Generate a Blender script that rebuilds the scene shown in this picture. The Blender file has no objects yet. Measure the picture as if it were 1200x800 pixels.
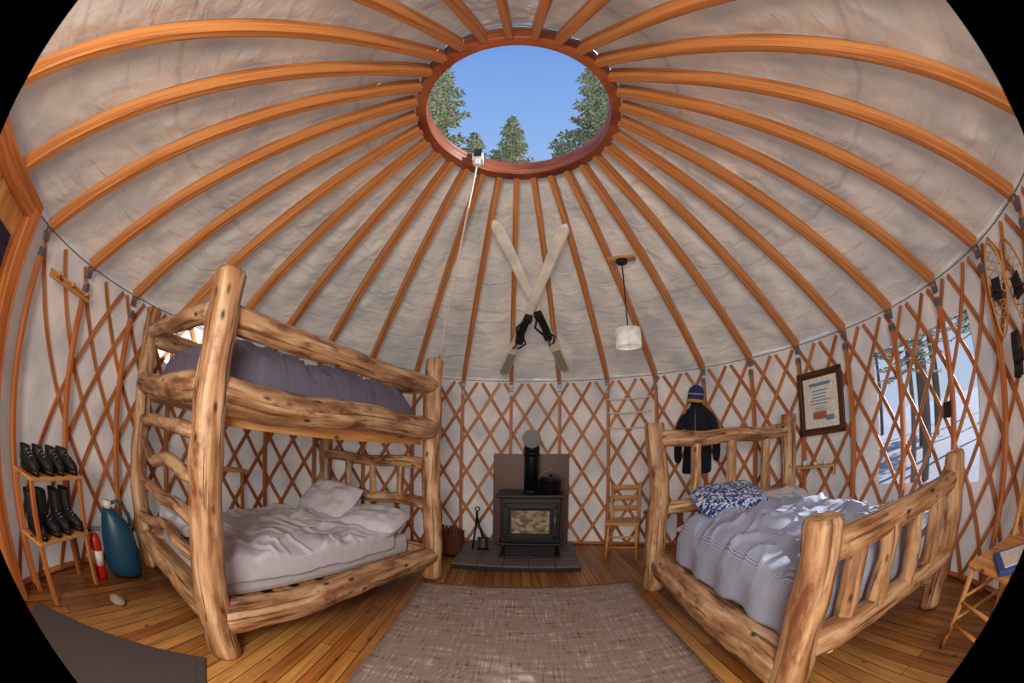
import bpy, math, random
from mathutils import Vector as V, Matrix, noise
random.seed(7)
C=bpy.context.scene.collection
pi=math.pi
def rad(a): return a*pi/180
R=3.05; HW=2.094
def pol(az,r,z=0): return V((r*math.sin(rad(az)),r*math.cos(rad(az)),z))
# ---------------------------------------------------------------- materials
def newmat(n):
    m=bpy.data.materials.new(n);m.use_nodes=True
    nt=m.node_tree;b=nt.nodes["Principled BSDF"];return m,nt,b
def N(nt,t,**k):
    n=nt.nodes.new(t)
    for a,v in k.items(): setattr(n,a,v)
    return n
def ramp(nt,stops,src):
    r=N(nt,"ShaderNodeValToRGB");e=r.color_ramp.elements
    while len(e)<len(stops): e.new(.5)
    for i,(p,c) in enumerate(stops):
        e[i].position=p;e[i].color=(c[0],c[1],c[2],1)
    nt.links.new(src,r.inputs[0]);return r
def mapping(nt,coord,scale):
    tc=N(nt,"ShaderNodeTexCoord");mp=N(nt,"ShaderNodeMapping")
    mp.inputs["Scale"].default_value=scale
    nt.links.new(tc.outputs[coord],mp.inputs[0]);return mp
def bump(nt,b,src,strength,dist=.01):
    bp=N(nt,"ShaderNodeBump");bp.inputs["Strength"].default_value=strength;bp.inputs["Distance"].default_value=dist
    nt.links.new(src,bp.inputs["Height"]);nt.links.new(bp.outputs[0],b.inputs["Normal"]);return bp
def S(c): # srgb 0-255 -> linear
    return tuple(((x/255)/12.92 if x/255<.04045 else ((x/255+.055)/1.055)**2.4) for x in c)
def mixc(nt,fac,a,bcol,blend='MIX',f=None):
    mx=N(nt,"ShaderNodeMix",data_type='RGBA',blend_type=blend)
    if fac is not None: nt.links.new(fac,mx.inputs[0])
    else: mx.inputs[0].default_value=f
    nt.links.new(a,mx.inputs[6])
    if isinstance(bcol,tuple): mx.inputs[7].default_value=(*bcol,1)
    else: nt.links.new(bcol,mx.inputs[7])
    return mx.outputs[2]
def plain(n,c,rough=.6,metal=0,nz=0,scale=30,coord="Object"):
    m,nt,b=newmat(n);c=S(c)
    b.inputs["Roughness"].default_value=rough;b.inputs["Metallic"].default_value=metal
    mp=mapping(nt,coord,(scale,)*3);t=N(nt,"ShaderNodeTexNoise");t.inputs["Detail"].default_value=4
    nt.links.new(mp.outputs[0],t.inputs[0])
    r=ramp(nt,[(.3,tuple(x*.8 for x in c)),(.7,tuple(min(1,x*1.15) for x in c))],t.outputs[0])
    nt.links.new(r.outputs[0],b.inputs["Base Color"])
    if nz: bump(nt,b,t.outputs[0],nz)
    return m
def wood(n,dark,mid,light,rough=.5,knots=True,su=1.5,sv=28,patch=None,pth=.58):
    m,nt,b=newmat(n);b.inputs["Roughness"].default_value=rough
    mp=mapping(nt,"UV",(su,sv,1))
    t=N(nt,"ShaderNodeTexNoise");t.inputs["Detail"].default_value=6;t.inputs["Scale"].default_value=1;t.inputs["Distortion"].default_value=.6
    nt.links.new(mp.outputs[0],t.inputs[0])
    r=ramp(nt,[(.3,S(dark)),(.48,S(mid)),(.68,S(light))],t.outputs[0])
    col=r.outputs[0];bsrc=t.outputs[0]
    if knots:
        mp2=mapping(nt,"UV",(5,11,1));vo=N(nt,"ShaderNodeTexVoronoi");vo.inputs["Scale"].default_value=1
        nt.links.new(mp2.outputs[0],vo.inputs[0])
        kr=ramp(nt,[(.07,(1,1,1)),(.2,(0,0,0))],vo.outputs["Distance"])
        col=mixc(nt,kr.outputs[0],col,S([x*.4 for x in dark]))
    if patch:
        mp3=mapping(nt,"UV",(3,7,1));t3=N(nt,"ShaderNodeTexNoise");t3.inputs["Detail"].default_value=7;t3.inputs["Roughness"].default_value=.65;t3.inputs["Scale"].default_value=1
        nt.links.new(mp3.outputs[0],t3.inputs[0])
        kr=ramp(nt,[(pth-.08,(0,0,0)),(pth,(.45,.45,.45)),(pth+.07,(1,1,1))],t3.outputs[0])
        col=mixc(nt,kr.outputs[0],col,S(patch))
        mp4=mapping(nt,"UV",(1.3,34,1));t4=N(nt,"ShaderNodeTexNoise");t4.inputs["Detail"].default_value=4;t4.inputs["Scale"].default_value=1
        nt.links.new(mp4.outputs[0],t4.inputs[0]);kr=ramp(nt,[(.58,(0,0,0)),(.64,(.8,.8,.8))],t4.outputs[0])
        col=mixc(nt,kr.outputs[0],col,S([x*.7 for x in patch]))
    nt.links.new(col,b.inputs["Base Color"]);bump(nt,b,bsrc,.45,.01);return m
M={}
M['log']=wood('peeled_log_wood',(128,86,56),(190,146,106),(228,194,154),.48,True,2.2,16,patch=(122,72,44),pth=.57)
M['logend']=wood('log_end_grain',(140,98,60),(196,150,104),(222,184,140),.6,False,12,12)
M['bark']=wood('dark_log_bark',(60,38,24),(105,70,44),(150,104,66),.7,True,3,14)
M['rafter']=wood('rafter_fir',(150,86,42),(192,122,64),(218,152,90),.42,False,1.2,30)
M['ring']=wood('ring_redwood',(98,46,28),(140,70,42),(172,98,60),.4,False,1.5,30)
M['lattice']=wood('lattice_wood',(140,82,46),(180,112,64),(208,142,90),.5,False,1.5,30)
M['stud']=wood('stud_wood',(148,82,42),(186,110,58),(208,140,84),.5,False,1.5,30)
M['pine']=wood('pine_furniture',(160,104,54),(202,144,82),(226,176,112),.45,True,2,30)
M['walnut']=wood('dark_frame_wood',(48,28,18),(74,44,28),(100,64,40),.4,False,2,30)
def canvas(n,c,em,sc=3,bs=.5,seam=False):
    m,nt,b=newmat(n);b.inputs["Roughness"].default_value=.85
    mp=mapping(nt,"Object",(sc,sc,sc));t=N(nt,"ShaderNodeTexNoise");t.inputs["Detail"].default_value=6;t.inputs["Scale"].default_value=1;t.inputs["Distortion"].default_value=.25
    nt.links.new(mp.outputs[0],t.inputs[0]);c=S(c)
    r=ramp(nt,[(.34,tuple(x*k for x,k in zip(c,(.66,.70,.77)))),(.66,c)],t.outputs[0]);col=r.outputs[0];h=t.outputs[0]
    if seam:
        mp2=mapping(nt,"UV",(1,1,1));w=N(nt,"ShaderNodeTexWave",bands_direction='Y');w.inputs["Scale"].default_value=.30;w.inputs["Distortion"].default_value=.15
        nt.links.new(mp2.outputs[0],w.inputs[0]);k=ramp(nt,[(0,(.84,.84,.84)),(.004,(1,1,1))],w.outputs[1]);col=mixc(nt,None,col,k.outputs[0],'MULTIPLY',1)
        mp3=mapping(nt,"UV",(2.2,9,1));t2=N(nt,"ShaderNodeTexNoise");t2.inputs["Detail"].default_value=2;t2.inputs["Distortion"].default_value=.7;t2.inputs["Scale"].default_value=1;nt.links.new(mp3.outputs[0],t2.inputs[0])
        ad=N(nt,"ShaderNodeMath",operation='MULTIPLY_ADD');ad.inputs[1].default_value=.8;nt.links.new(t2.outputs[0],ad.inputs[0]);nt.links.new(h,ad.inputs[2]);h=ad.outputs[0]
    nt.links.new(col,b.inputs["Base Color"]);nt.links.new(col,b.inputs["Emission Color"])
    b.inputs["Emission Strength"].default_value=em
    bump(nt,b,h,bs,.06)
    try: m.cycles.emission_sampling='NONE'
    except Exception as e: print(e)
    return m
M['roof']=canvas('roof_canvas_glowing',(220,214,206),.17,2.4,.75,True)  # roof cloth emits an added glow in place of daylight shining through
M['wall']=canvas('wall_canvas_glowing',(220,215,212),.155,2.6,.6)  # wall cloth also given its own emission as soft ambient fill
# floor planks
m,nt,b=newmat('floor_planks');mp=mapping(nt,"Object",(1,1,1));mp.inputs["Rotation"].default_value=(0,0,rad(90))
br=N(nt,"ShaderNodeTexBrick");br.offset=.37;br.inputs["Scale"].default_value=1;br.inputs["Brick Width"].default_value=1.9;br.inputs["Row Height"].default_value=.085;br.inputs["Mortar Size"].default_value=.003
br.inputs["Color1"].default_value=(*S((246,186,100)),1);br.inputs["Color2"].default_value=(*S((190,116,52)),1);br.inputs["Mortar"].default_value=(*S((56,32,18)),1)
nt.links.new(mp.outputs[0],br.inputs[0])
mp2=mapping(nt,"Object",(30,2,1));t=N(nt,"ShaderNodeTexNoise");t.inputs["Detail"].default_value=5;t.inputs["Scale"].default_value=1;nt.links.new(mp2.outputs[0],t.inputs[0])
r=ramp(nt,[(.3,(.55,.50,.46)),(.58,(1,1,1))],t.outputs[0])
c1=mixc(nt,None,br.outputs[0],r.outputs[0],'MULTIPLY',1)
mp4=mapping(nt,"Object",(1.6,1.2,1));t4=N(nt,"ShaderNodeTexNoise");t4.inputs["Detail"].default_value=5;t4.inputs["Scale"].default_value=1;nt.links.new(mp4.outputs[0],t4.inputs[0])
kw=ramp(nt,[(.45,(0,0,0)),(.75,(.35,.35,.35))],t4.outputs[0]);c1=mixc(nt,kw.outputs[0],c1,S((172,146,118)))
mp3=mapping(nt,"Object",(9,4,1));vo=N(nt,"ShaderNodeTexVoronoi");vo.inputs["Scale"].default_value=1;nt.links.new(mp3.outputs[0],vo.inputs[0])
kr=ramp(nt,[(.05,(.35,.25,.2)),(.13,(1,1,1))],vo.outputs["Distance"])
c1=mixc(nt,None,c1,kr.outputs[0],'MULTIPLY',1)
nt.links.new(c1,b.inputs["Base Color"]);b.inputs["Roughness"].default_value=.4
M['floor']=m
# rug
m,nt,b=newmat('woven_rug');mp=mapping(nt,"Object",(70,5,1));t=N(nt,"ShaderNodeTexNoise");t.inputs["Detail"].default_value=3;t.inputs["Scale"].default_value=1;nt.links.new(mp.outputs[0],t.inputs[0])
mp2=mapping(nt,"Object",(3,16,1));t2=N(nt,"ShaderNodeTexNoise");t2.inputs["Detail"].default_value=4;nt.links.new(mp2.outputs[0],t2.inputs[0]);t2.inputs["Scale"].default_value=1.5
ad=N(nt,"ShaderNodeMath",operation='ADD');nt.links.new(t.outputs[0],ad.inputs[0]);nt.links.new(t2.outputs[0],ad.inputs[1])
hf=N(nt,"ShaderNodeMath",operation='MULTIPLY');hf.inputs[1].default_value=.5;nt.links.new(ad.outputs[0],hf.inputs[0])
r=ramp(nt,[(.36,S((112,88,82))),(.45,S((172,144,128))),(.54,S((158,146,144))),(.64,S((212,194,176)))],hf.outputs[0])
nt.links.new(r.outputs[0],b.inputs["Base Color"]);b.inputs["Roughness"].default_value=.95
wv=N(nt,"ShaderNodeTexWave",bands_direction='Y');wv.inputs["Scale"].default_value=28;tc=N(nt,"ShaderNodeTexCoord");nt.links.new(tc.outputs["Object"],wv.inputs[0]);bump(nt,b,wv.outputs[1],.6,.006)
M['rug']=m
def fabric(n,c1,c2=None,stripes=0,rough=.9,floral=False,bs=.2):
    m,nt,b=newmat(n);b.inputs["Roughness"].default_value=rough;c1=S(c1)
    mp=mapping(nt,"UV",(1,1,1));t=N(nt,"ShaderNodeTexNoise");t.inputs["Scale"].default_value=14;t.inputs["Detail"].default_value=4;nt.links.new(mp.outputs[0],t.inputs[0])
    if floral:
        t.inputs["Scale"].default_value=15;t.inputs["Distortion"].default_value=1.8;t.inputs["Detail"].default_value=2
        r=ramp(nt,[(.50,c1),(.54,S(c2))],t.outputs[0]);nt.links.new(r.outputs[0],b.inputs["Base Color"])
    elif stripes:
        w=N(nt,"ShaderNodeTexWave",bands_direction='X');w.inputs["Scale"].default_value=stripes;w.inputs["Distortion"].default_value=.3
        nt.links.new(mp.outputs[0],w.inputs[0]);r=ramp(nt,[(.35,c1),(.65,S(c2))],w.outputs[1]);nt.links.new(r.outputs[0],b.inputs["Base Color"])
    else:
        r=ramp(nt,[(.3,tuple(x*.88 for x in c1)),(.7,c1)],t.outputs[0]);nt.links.new(r.outputs[0],b.inputs["Base Color"])
    bump(nt,b,t.outputs[0],bs,.02);return m
M['quilt']=fabric('striped_quilt_cotton',(192,200,220),(136,150,186),38)
M['sheet']=fabric('lilac_sheet_cotton',(216,213,226))
M['mattress']=fabric('mattress_cotton',(210,206,212))
M['floral']=fabric('floral_pillow_cotton',(30,58,128),(206,216,236),floral=True)
M['bag']=fabric('grey_nylon',(116,114,138),rough=.4,bs=.5)
M['mat']=plain('rubber_mat',(84,76,74),.9,0,.4,120)
M['iron']=plain('cast_iron',(24,24,27),.4,.3,.15,60)
M['blacksteel']=plain('black_steel_pipe',(30,30,34),.35,.5)
M['brown_steel']=plain('brown_heat_shield',(84,60,54),.45,.3)
M['galv']=plain('galvanised_metal',(120,132,150),.4,.7)
M['cable']=plain('steel_cable',(120,100,84),.6,.3)
M['black']=plain('black_rubber',(24,24,27),.6,0,.2)
M['slate']=plain('slate_stone',(108,98,98),.6,0,.8,9)
M['white']=plain('white_plastic',(232,230,226),.4)
M['skiwhite']=plain('ski_topsheet',(240,236,226),.35,0,0,1)
M['skigrey']=plain('ski_grey',(160,152,140),.5)
M['red']=plain('red_enamel',(190,30,24),.35)
M['teal']=plain('teal_plastic',(18,72,98),.4)
M['cord']=plain('white_cord',(222,216,206),.8)
M['rawhide']=plain('rawhide_lacing',(190,160,120),.8)
M['shade']=canvas('lamp_shade_linen',(240,234,224),.24,20,.1)
M['navy']=plain('navy_fleece',(26,30,46),.95,0,.5,50)
M['yellow']=plain('yellow_knit',(206,160,52),.9,0,.4,60)
M['blueknit']=plain('blue_knit',(34,56,132),.9,0,.4,60)
M['paper']=plain('paper_print',(226,224,216),.8,0,0,8)
M['blueink']=plain('blue_ink',(110,140,170),.8)
M['redink']=plain('red_ink',(170,100,86),.8)
M['rock']=plain('grey_rock',(160,152,142),.8,0,.6,20)
M['snow']=plain('snow',(168,172,186),.8,0,.3,2)
M['trunk']=plain('pine_bark',(112,94,80),.9,0,.6,12)
M['basket']=plain('woven_basket',(104,60,42),.8,0,.7,70)
M['bluebook']=plain('blue_cover',(40,84,168),.4)
m,nt,b=newmat('pine_needles');b.inputs["Roughness"].default_value=.8
mp=mapping(nt,"Object",(2.6,2.6,2.6));t=N(nt,"ShaderNodeTexNoise");t.inputs["Detail"].default_value=6;nt.links.new(mp.outputs[0],t.inputs[0])
r=ramp(nt,[(.36,S((82,92,58))),(.5,S((146,150,106))),(.6,S((214,214,200)))],t.outputs[0]);nt.links.new(r.outputs[0],b.inputs["Base Color"]);M['needle']=m
def pane(n,tint,g):
    m,nt,b=newmat(n);nt.nodes.remove(b);o=nt.nodes["Material Output"]
    tr=N(nt,"ShaderNodeBsdfTransparent");tr.inputs[0].default_value=(*tint,1);gl=N(nt,"ShaderNodeBsdfGlossy");gl.inputs["Roughness"].default_value=.05
    fr=N(nt,"ShaderNodeFresnel");fr.inputs[0].default_value=1.3;mu=N(nt,"ShaderNodeMath",operation='MULTIPLY');mu.inputs[1].default_value=g;nt.links.new(fr.outputs[0],mu.inputs[0])
    mx=N(nt,"ShaderNodeMixShader");nt.links.new(mu.outputs[0],mx.inputs[0]);nt.links.new(tr.outputs[0],mx.inputs[1]);nt.links.new(gl.outputs[0],mx.inputs[2]);nt.links.new(mx.outputs[0],o.inputs[0]);return m
M['vinyl']=pane('clear_vinyl',(.74,.77,.82),.6);M['dome']=pane('acrylic_dome',(.95,.97,1),.5)
m,nt,b=newmat('stove_glass');b.inputs["Roughness"].default_value=.12
mp=mapping(nt,"Object",(3,3,5));t=N(nt,"ShaderNodeTexNoise");nt.links.new(mp.outputs[0],t.inputs[0]);r=ramp(nt,[(.4,S((104,94,80))),(.65,S((176,162,136)))],t.outputs[0]);nt.links.new(r.outputs[0],b.inputs["Base Color"]);M['sglass']=m  # noise mottles the pane between two tans
m,nt,b=newmat('door_glass');b.inputs["Base Color"].default_value=(*S((24,34,66)),1);b.inputs["Roughness"].default_value=.08;M['dglass']=m
# ---------------------------------------------------------------- mesh builder
class MB:
    def __init__(s): s.v=[];s.f=[];s.uv=[];s.mi=[];s.sm=[]
    def face(s,idx,uv,mi=0,sm=True): s.f.append(idx);s.uv.append(uv);s.mi.append(mi);s.sm.append(sm)
    def tube(s,pts,radii,seg=12,caps=True,mi=0,capmi=None,flat=None,uo=None,closed=False):
        pts=[V(p) for p in pts];n=len(pts)
        if not hasattr(radii,'__len__'): radii=[radii]*n
        if uo is None: uo=random.random()*50
        base=len(s.v);L=0;t0=(pts[1]-pts[0]).normalized()
        a=V((0,0,1)) if abs(t0.z)<.9 else V((1,0,0))
        nx=t0.cross(a).normalized();lens=[]
        for i,p in enumerate(pts):
            if closed: t=(pts[(i+1)%n]-pts[i-1]).normalized()
            else: t=(pts[min(i+1,n-1)]-pts[max(i-1,0)]).normalized()
            nx=(nx-t*nx.dot(t)).normalized();ny=t.cross(nx)
            if i: L+=(p-pts[i-1]).length
            lens.append(L)
            for k in range(seg):
                an=2*pi*k/seg;rr=radii[i]
                if flat: s.v.append(p+nx*math.cos(an)*rr*flat[0]+ny*math.sin(an)*rr*flat[1])
                else: s.v.append(p+(nx*math.cos(an)+ny*math.sin(an))*rr)
        rm=max(radii)
        for i in range(n if closed else n-1):
            j=(i+1)%n;lj=lens[j] if j else L+.05
            for k in range(seg):
                k2=(k+1)%seg
                v0=2*pi*k/seg*rm;v1=2*pi*(k+1)/seg*rm
                s.face([base+i*seg+k,base+i*seg+k2,base+j*seg+k2,base+j*seg+k],[(uo+lens[i],v0),(uo+lens[i],v1),(uo+lj,v1),(uo+lj,v0)],mi)
        if caps and not closed:
            c=mi if capmi is None else capmi
            for i,rev in ((0,True),(n-1,False)):
                idx=[base+i*seg+k for k in range(seg)]
                uv=[(rm*math.cos(2*pi*k/seg),rm*math.sin(2*pi*k/seg)) for k in range(seg)]
                if rev: idx.reverse();uv.reverse()
                s.face(idx,uv,c,False)
        return s
    def log(s,p0,p1,r0,r1=None,seg=14,bend=.02,n=12,rnd=.25,knob=.06,mi=0,capmi=1):
        p0=V(p0);p1=V(p1);r1=r0 if r1 is None else r1;d=(p1-p0);L=d.length;t=d/L
        sd=random.random()*100;pts=[];rs=[];n=int(n*1.6);seg=int(seg*1.3)
        ts=[0]+[min(r0*rnd/L,.2)]+[k/n for k in range(1,n)]+[1-min(r1*rnd/L,.2)]+[1]
        ts=sorted(ts)
        a=V((0,0,1)) if abs(t.z)<.9 else V((1,0,0));nx=t.cross(a).normalized();ny=t.cross(nx)
        for i,k in enumerate(ts):
            off=nx*noise.noise(V((sd,k*2.5,0)))*bend+ny*noise.noise(V((sd,k*2.5,7)))*bend
            pts.append(p0+d*k+off);r=r0+(r1-r0)*k
            r*=1+knob*noise.noise(V((sd+9,k*L*6,0)))*2
            if i in(0,len(ts)-1): r*=.86
            rs.append(r)
        b0=len(s.v);s.tube(pts,rs,seg,True,mi,capmi)
        kn=[(p0+d*random.uniform(.08,.92)+(nx*math.cos(a_)+ny*math.sin(a_))*r0) for a_ in [random.uniform(0,2*pi) for _ in range(max(2,int(L*5)))]]
        for i in range(b0,len(s.v)):
            q=s.v[i];ri=pts[(i-b0)//seg];o=q-ri
            f=1+.08*noise.noise(q*9+V((sd,0,0)))
            for kq in kn:
                dd=(q-kq).length/(r0*.45)
                if dd<1: f+=.16*(1-dd*dd)**2
            s.v[i]=ri+o*f
        return s
    def box(s,c,size,rz=0,mi=0,mat=None):
        c=V(c);hx,hy,hz=[x/2 for x in size];base=len(s.v)
        rot=mat if mat else Matrix.Rotation(rz,3,'Z')
        co=[V((x,y,z)) for x in(-hx,hx) for y in(-hy,hy) for z in(-hz,hz)]
        s.v+= [c+rot@q for q in co]
        la=max(range(3),key=lambda i:size[i]);uo=random.random()*40
        for idx,ax in (([0,1,3,2],0),([4,6,7,5],0),([0,4,5,1],1),([2,3,7,6],1),([0,2,6,4],2),([1,5,7,3],2)):
            oth=[a for a in range(3) if a!=ax]
            ua=la if la in oth else oth[0];va=[a for a in oth if a!=ua][0]
            s.face([base+i for i in idx],[(uo+co[i][ua],co[i][va]+ax) for i in idx],mi,False)
        return s
    def lathe(s,prof,seg=32,c=(0,0,0),mi=0,sx=1,sy=1,rot=None):
        c=V(c);base=len(s.v);n=len(prof)
        for (r,z) in prof:
            for k in range(seg):
                a=2*pi*k/seg;q=V((r*math.cos(a)*sx,r*math.sin(a)*sy,z));s.v.append(c+(rot@q if rot else q))
        for i in range(n-1):
            for k in range(seg):
                k2=(k+1)%seg
                s.face([base+i*seg+k,base+i*seg+k2,base+(i+1)*seg+k2,base+(i+1)*seg+k],[(k*.1,prof[i][1]),(k*.1+.1,prof[i][1]),(k*.1+.1,prof[i+1][1]),(k*.1,prof[i+1][1])],mi)
        return s
    def loft(s,secs,seg=20,mi=0,caps=True):
        base=len(s.v);n=len(secs)
        for c,ax,ay in secs:
            for k in range(seg):
                a=2*pi*k/seg;s.v.append(V(c)+V(ax)*math.cos(a)+V(ay)*math.sin(a))
        for i in range(n-1):
            for k in range(seg):
                k2=(k+1)%seg
                s.face([base+i*seg+k,base+i*seg+k2,base+(i+1)*seg+k2,base+(i+1)*seg+k],[(k/seg,i/n),((k+1)/seg,i/n),((k+1)/seg,(i+1)/n),(k/seg,(i+1)/n)],mi)
        if caps:
            for i in(0,n-1):
                idx=[base+i*seg+k for k in range(seg)]
                if i==0: idx.reverse()
                s.face(idx,[(0,0)]*seg,mi,True)
        return s
    def grid(s,fn,nu,nv,mi=0,uvs=(1,1)):
        base=len(s.v)
        for j in range(nv+1):
            for i in range(nu+1): s.v.append(V(fn(i/nu,j/nv)))
        for j in range(nv):
            for i in range(nu):
                a=base+j*(nu+1)+i
                s.face([a,a+1,a+nu+2,a+nu+1],[(i/nu*uvs[0],j/nv*uvs[1]),((i+1)/nu*uvs[0],j/nv*uvs[1]),((i+1)/nu*uvs[0],(j+1)/nv*uvs[1]),(i/nu*uvs[0],(j+1)/nv*uvs[1])],mi)
        return s
    def mesh(s,name,mats):
        me=bpy.data.meshes.new(name);me.from_pydata([tuple(v) for v in s.v],[],s.f)
        ul=me.uv_layers.new(name="UVMap");k=0
        for uv in s.uv:
            for q in uv: ul.data[k].uv=q;k+=1
        for mm in mats: me.materials.append(M[mm])
        for p,mi,sm in zip(me.polygons,s.mi,s.sm): p.material_index=mi;p.use_smooth=sm
        me.update();return me
def obj(name,mb,mats,parent=None,loc=(0,0,0),rot=(0,0,0),bevel=0,solid=0,sub=0,label=None,cat=None,group=None,kind=None):
    if isinstance(mats,str): mats=[mats]
    o=bpy.data.objects.new(name,mb.mesh(name,mats) if mb else None);C.objects.link(o)
    o.location=loc;o.rotation_euler=rot
    if parent: o.parent=parent
    if solid: md=o.modifiers.new("s","SOLIDIFY");md.thickness=solid;md.offset=-1
    if bevel: md=o.modifiers.new("b","BEVEL");md.width=bevel;md.segments=2;md.limit_method='ANGLE'
    if sub: md=o.modifiers.new("u","SUBSURF");md.levels=sub;md.render_levels=sub
    if label: o["label"]=label
    if cat: o["category"]=cat
    if group: o["group"]=group
    if kind: o["kind"]=kind
    return o
def thing(name,label,cat,loc=(0,0,0),rot=(0,0,0),group=None): return obj(name,None,[],None,loc,rot,label=label,cat=cat,group=group)
def dup(o,parent=None):
    c=o.copy();C.objects.link(c)
    if parent: c.parent=parent
    for ch in list(o.children): dup(ch,c)
    return c
def struct(name,mb,mats,**k): return obj(name,mb,mats,kind="structure",**k)
def fn3(x,y,z=0,s=1.): return noise.noise(V((x*s,y*s,z)))
# ---------------------------------------------------------------- room shell
N_R=31;STEP=360/N_R;PH=-.6
DOOR=(-146,-121)
WIN=(86,109.5,.68,1.80)
def wall(name,a0,a1):
    mb=MB();a=a0
    zs=[-.02,.35,WIN[2],1.0,1.4,WIN[3],1.98,2.13]
    while a<a1-1e-6:
        b_=min(a+1,a1);mid=(a+b_)/2
        for z0,z1 in zip(zs,zs[1:]):
            if WIN[0]<mid<WIN[1] and z0>=WIN[2]-.01 and z1<=WIN[3]+.01: continue
            if DOOR[0]<mid<DOOR[1] and z1<2.0: continue
            i=len(mb.v)
            mb.v+=[pol(a,R,z0),pol(b_,R,z0),pol(b_,R,z1),pol(a,R,z1)]
            mb.face([i,i+1,i+2,i+3],[(a*.05,z0),(b_*.05,z0),(b_*.05,z1),(a*.05,z1)])
        a=b_
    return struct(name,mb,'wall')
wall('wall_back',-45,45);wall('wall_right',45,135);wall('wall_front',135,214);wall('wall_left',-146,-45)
mb=MB();mb.lathe([(0,-.0),(3.06,0),(3.06,-.15)],96);struct('floor',mb,'floor')
# ceiling canvas
RI=.73;ZI=3.56
def ceil(u,v):
    az=u*360;r=RI+(3.07-RI)*(1-v);z=ZI+(2.125-ZI)*(1-v)
    ph=((az-PH)/STEP)%1;w=math.sin(pi*ph)
    sag=-.04*w*math.sin(pi*min(1,max(0,1-v)))
    k=int((az-PH)//STEP)
    ww=min(1,w*1.6)
    sag+=ww*(.030*noise.noise(V((az*.10,v*6,k*3.1)))+.015*noise.noise(V((az*.4,v*12,k*1.7))))
    for j,(fr,am) in enumerate(((5,.022),(8,.014))):
        q=v*fr+ph*(1.6+.5*noise.noise(V((k*2.3,v*3,j))))*(1 if (k+j)%2 else -1)+k*.37+.5*noise.noise(V((k*5.1,v*4,j*9.)))
        sag+=-am*ww*max(0,1-abs((q%1)-.5)*6)*max(0,.4+1.5*noise.noise(V((k*1.3+j*7,v*4,0))))
    return pol(az,r,z+sag)
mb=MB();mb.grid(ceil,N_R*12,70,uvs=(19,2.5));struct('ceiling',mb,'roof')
mb=MB();mb.tube([pol(a,3.03,2.10) for a in range(0,360,4)],.004,6,closed=True);struct('trim_1',mb,'cable')
mb=MB();mb.tube([pol(a,3.035,.02) for a in range(-120,214,4)],.02,6);struct('baseboard_round',mb,'stud')
# compression ring
mb=MB()
prof=[(.645,3.41),(.715,3.40),(.725,3.50),(.715,3.555),(.66,3.555),(.645,3.535),(.645,3.41)]
mb.lathe(prof,62)
obj('compression_ring',mb,'ring',label="round reddish laminated wood ring joining the roof rafters",cat="roof ring",bevel=.004)
mb=MB();prof=[(.71*math.cos(t),3.555+.26*math.sin(t)) for t in [pi/2*k/10 for k in range(11)]];mb.lathe(prof,48);struct('window_2',mb,'dome')
mb=MB();mb.tube([pol(a,.712,3.56) for a in range(0,360,6)],.016,8,closed=True);struct('trim_2',mb,'galv')
# rafters & studs
L0=V((0,3.005,2.088));L1=V((0,.722,3.442))
d=(L1-L0);ln=d.length
ang=math.atan2(d.z,d.y)
rafter=thing('rafter',"long orange fir roof rafter running from wall to ring","rafter",group="roof rafters")
mt=Matrix.Rotation(ang,3,'X')
mb=MB();mb.box((L0+L1)/2,(.046,ln,.10),mat=mt);obj('beam',mb,'rafter',rafter,bevel=.004)
mb=MB();mb.box((0,2.99,2.045),(.050,.03,.08));mb.box((0,2.965,2.07),(.050,.06,.016));obj('bracket',mb,'galv',rafter)
stud=thing('wall_stud',"slim upright wooden stud behind the lattice wall","wall stud",group="upright wall studs")
mb=MB();mb.box((0,2.985,.99),(.038,.05,1.96));obj('post',mb,'stud',stud,bevel=.003)
mb=MB();mb.box((0,2.98,1.93),(.042,.056,.05));obj('bracket',mb,'galv',stud)
for k in range(N_R):
    az=PH+STEP*(k-11)
    r_=rafter if k==0 else dup(rafter)
    r_.rotation_euler=(0,0,-rad(az))
    azn=(az+180)%360-180
    if k==0: stud.rotation_euler=(0,0,-rad(az))
    elif not(DOOR[0]-2<azn<DOOR[1]+2) and az<215:
        s_=dup(stud);s_.rotation_euler=(0,0,-rad(az))
# lattice
mb=MB();NS=66;sp=360/NS;run=24.0
def slat(a0,sgn,rr):
    n=10;w=.019
    base=len(mb.v);uo=random.random()*30
    ex=math.atan2(2.0,rad(run)*R);ca,sa=math.cos(ex),math.sin(ex)
    for i in range(n+1):
        t=i/n;az=a0+sgn*run*t;z=.02+2.05*t
        c=pol(az,rr,z);rd=pol(az,1,0);tn=V((math.cos(rad(az)),-math.sin(rad(az)),0))*sgn
        wd=(tn*sa-V((0,0,1))*ca)
        for q in(( -1,-1),(1,-1),(1,1),(-1,1)): mb.v.append(c+wd*w*q[0]+rd*.006*q[1])
    for i in range(n):
        for k in range(4):
            a=base+i*4+k;b_=base+i*4+(k+1)%4
            mb.face([a,b_,b_+4,a+4],[(uo+i*.23,k*.03),(uo+i*.23,k*.03+.03),(uo+i*.23+.23,k*.03+.03),(uo+i*.23+.23,k*.03)],0,False)
for k in range(NS):
    a=k*sp-180
    for sgn,rr in((1,3.022),(-1,3.035)):
        e=a+sgn*run
        lo,hi=min(a,e),max(a,e)
        bad=False
        for sh in(-360,0,360):
            if lo+sh<DOOR[1]+1 and hi+sh>DOOR[0]-1: bad=True
        if not bad: slat(a,sgn,rr)
obj('lattice_wall',mb,'lattice',label="crisscrossed brown wooden lattice lining the round canvas wall",cat="lattice")
mb=MB()
mb.grid(lambda u,v:pol(WIN[0]+(WIN[1]-WIN[0])*u,3.052,WIN[2]+(WIN[3]-WIN[2])*v),20,6);struct('window_1',mb,'vinyl')
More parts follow.
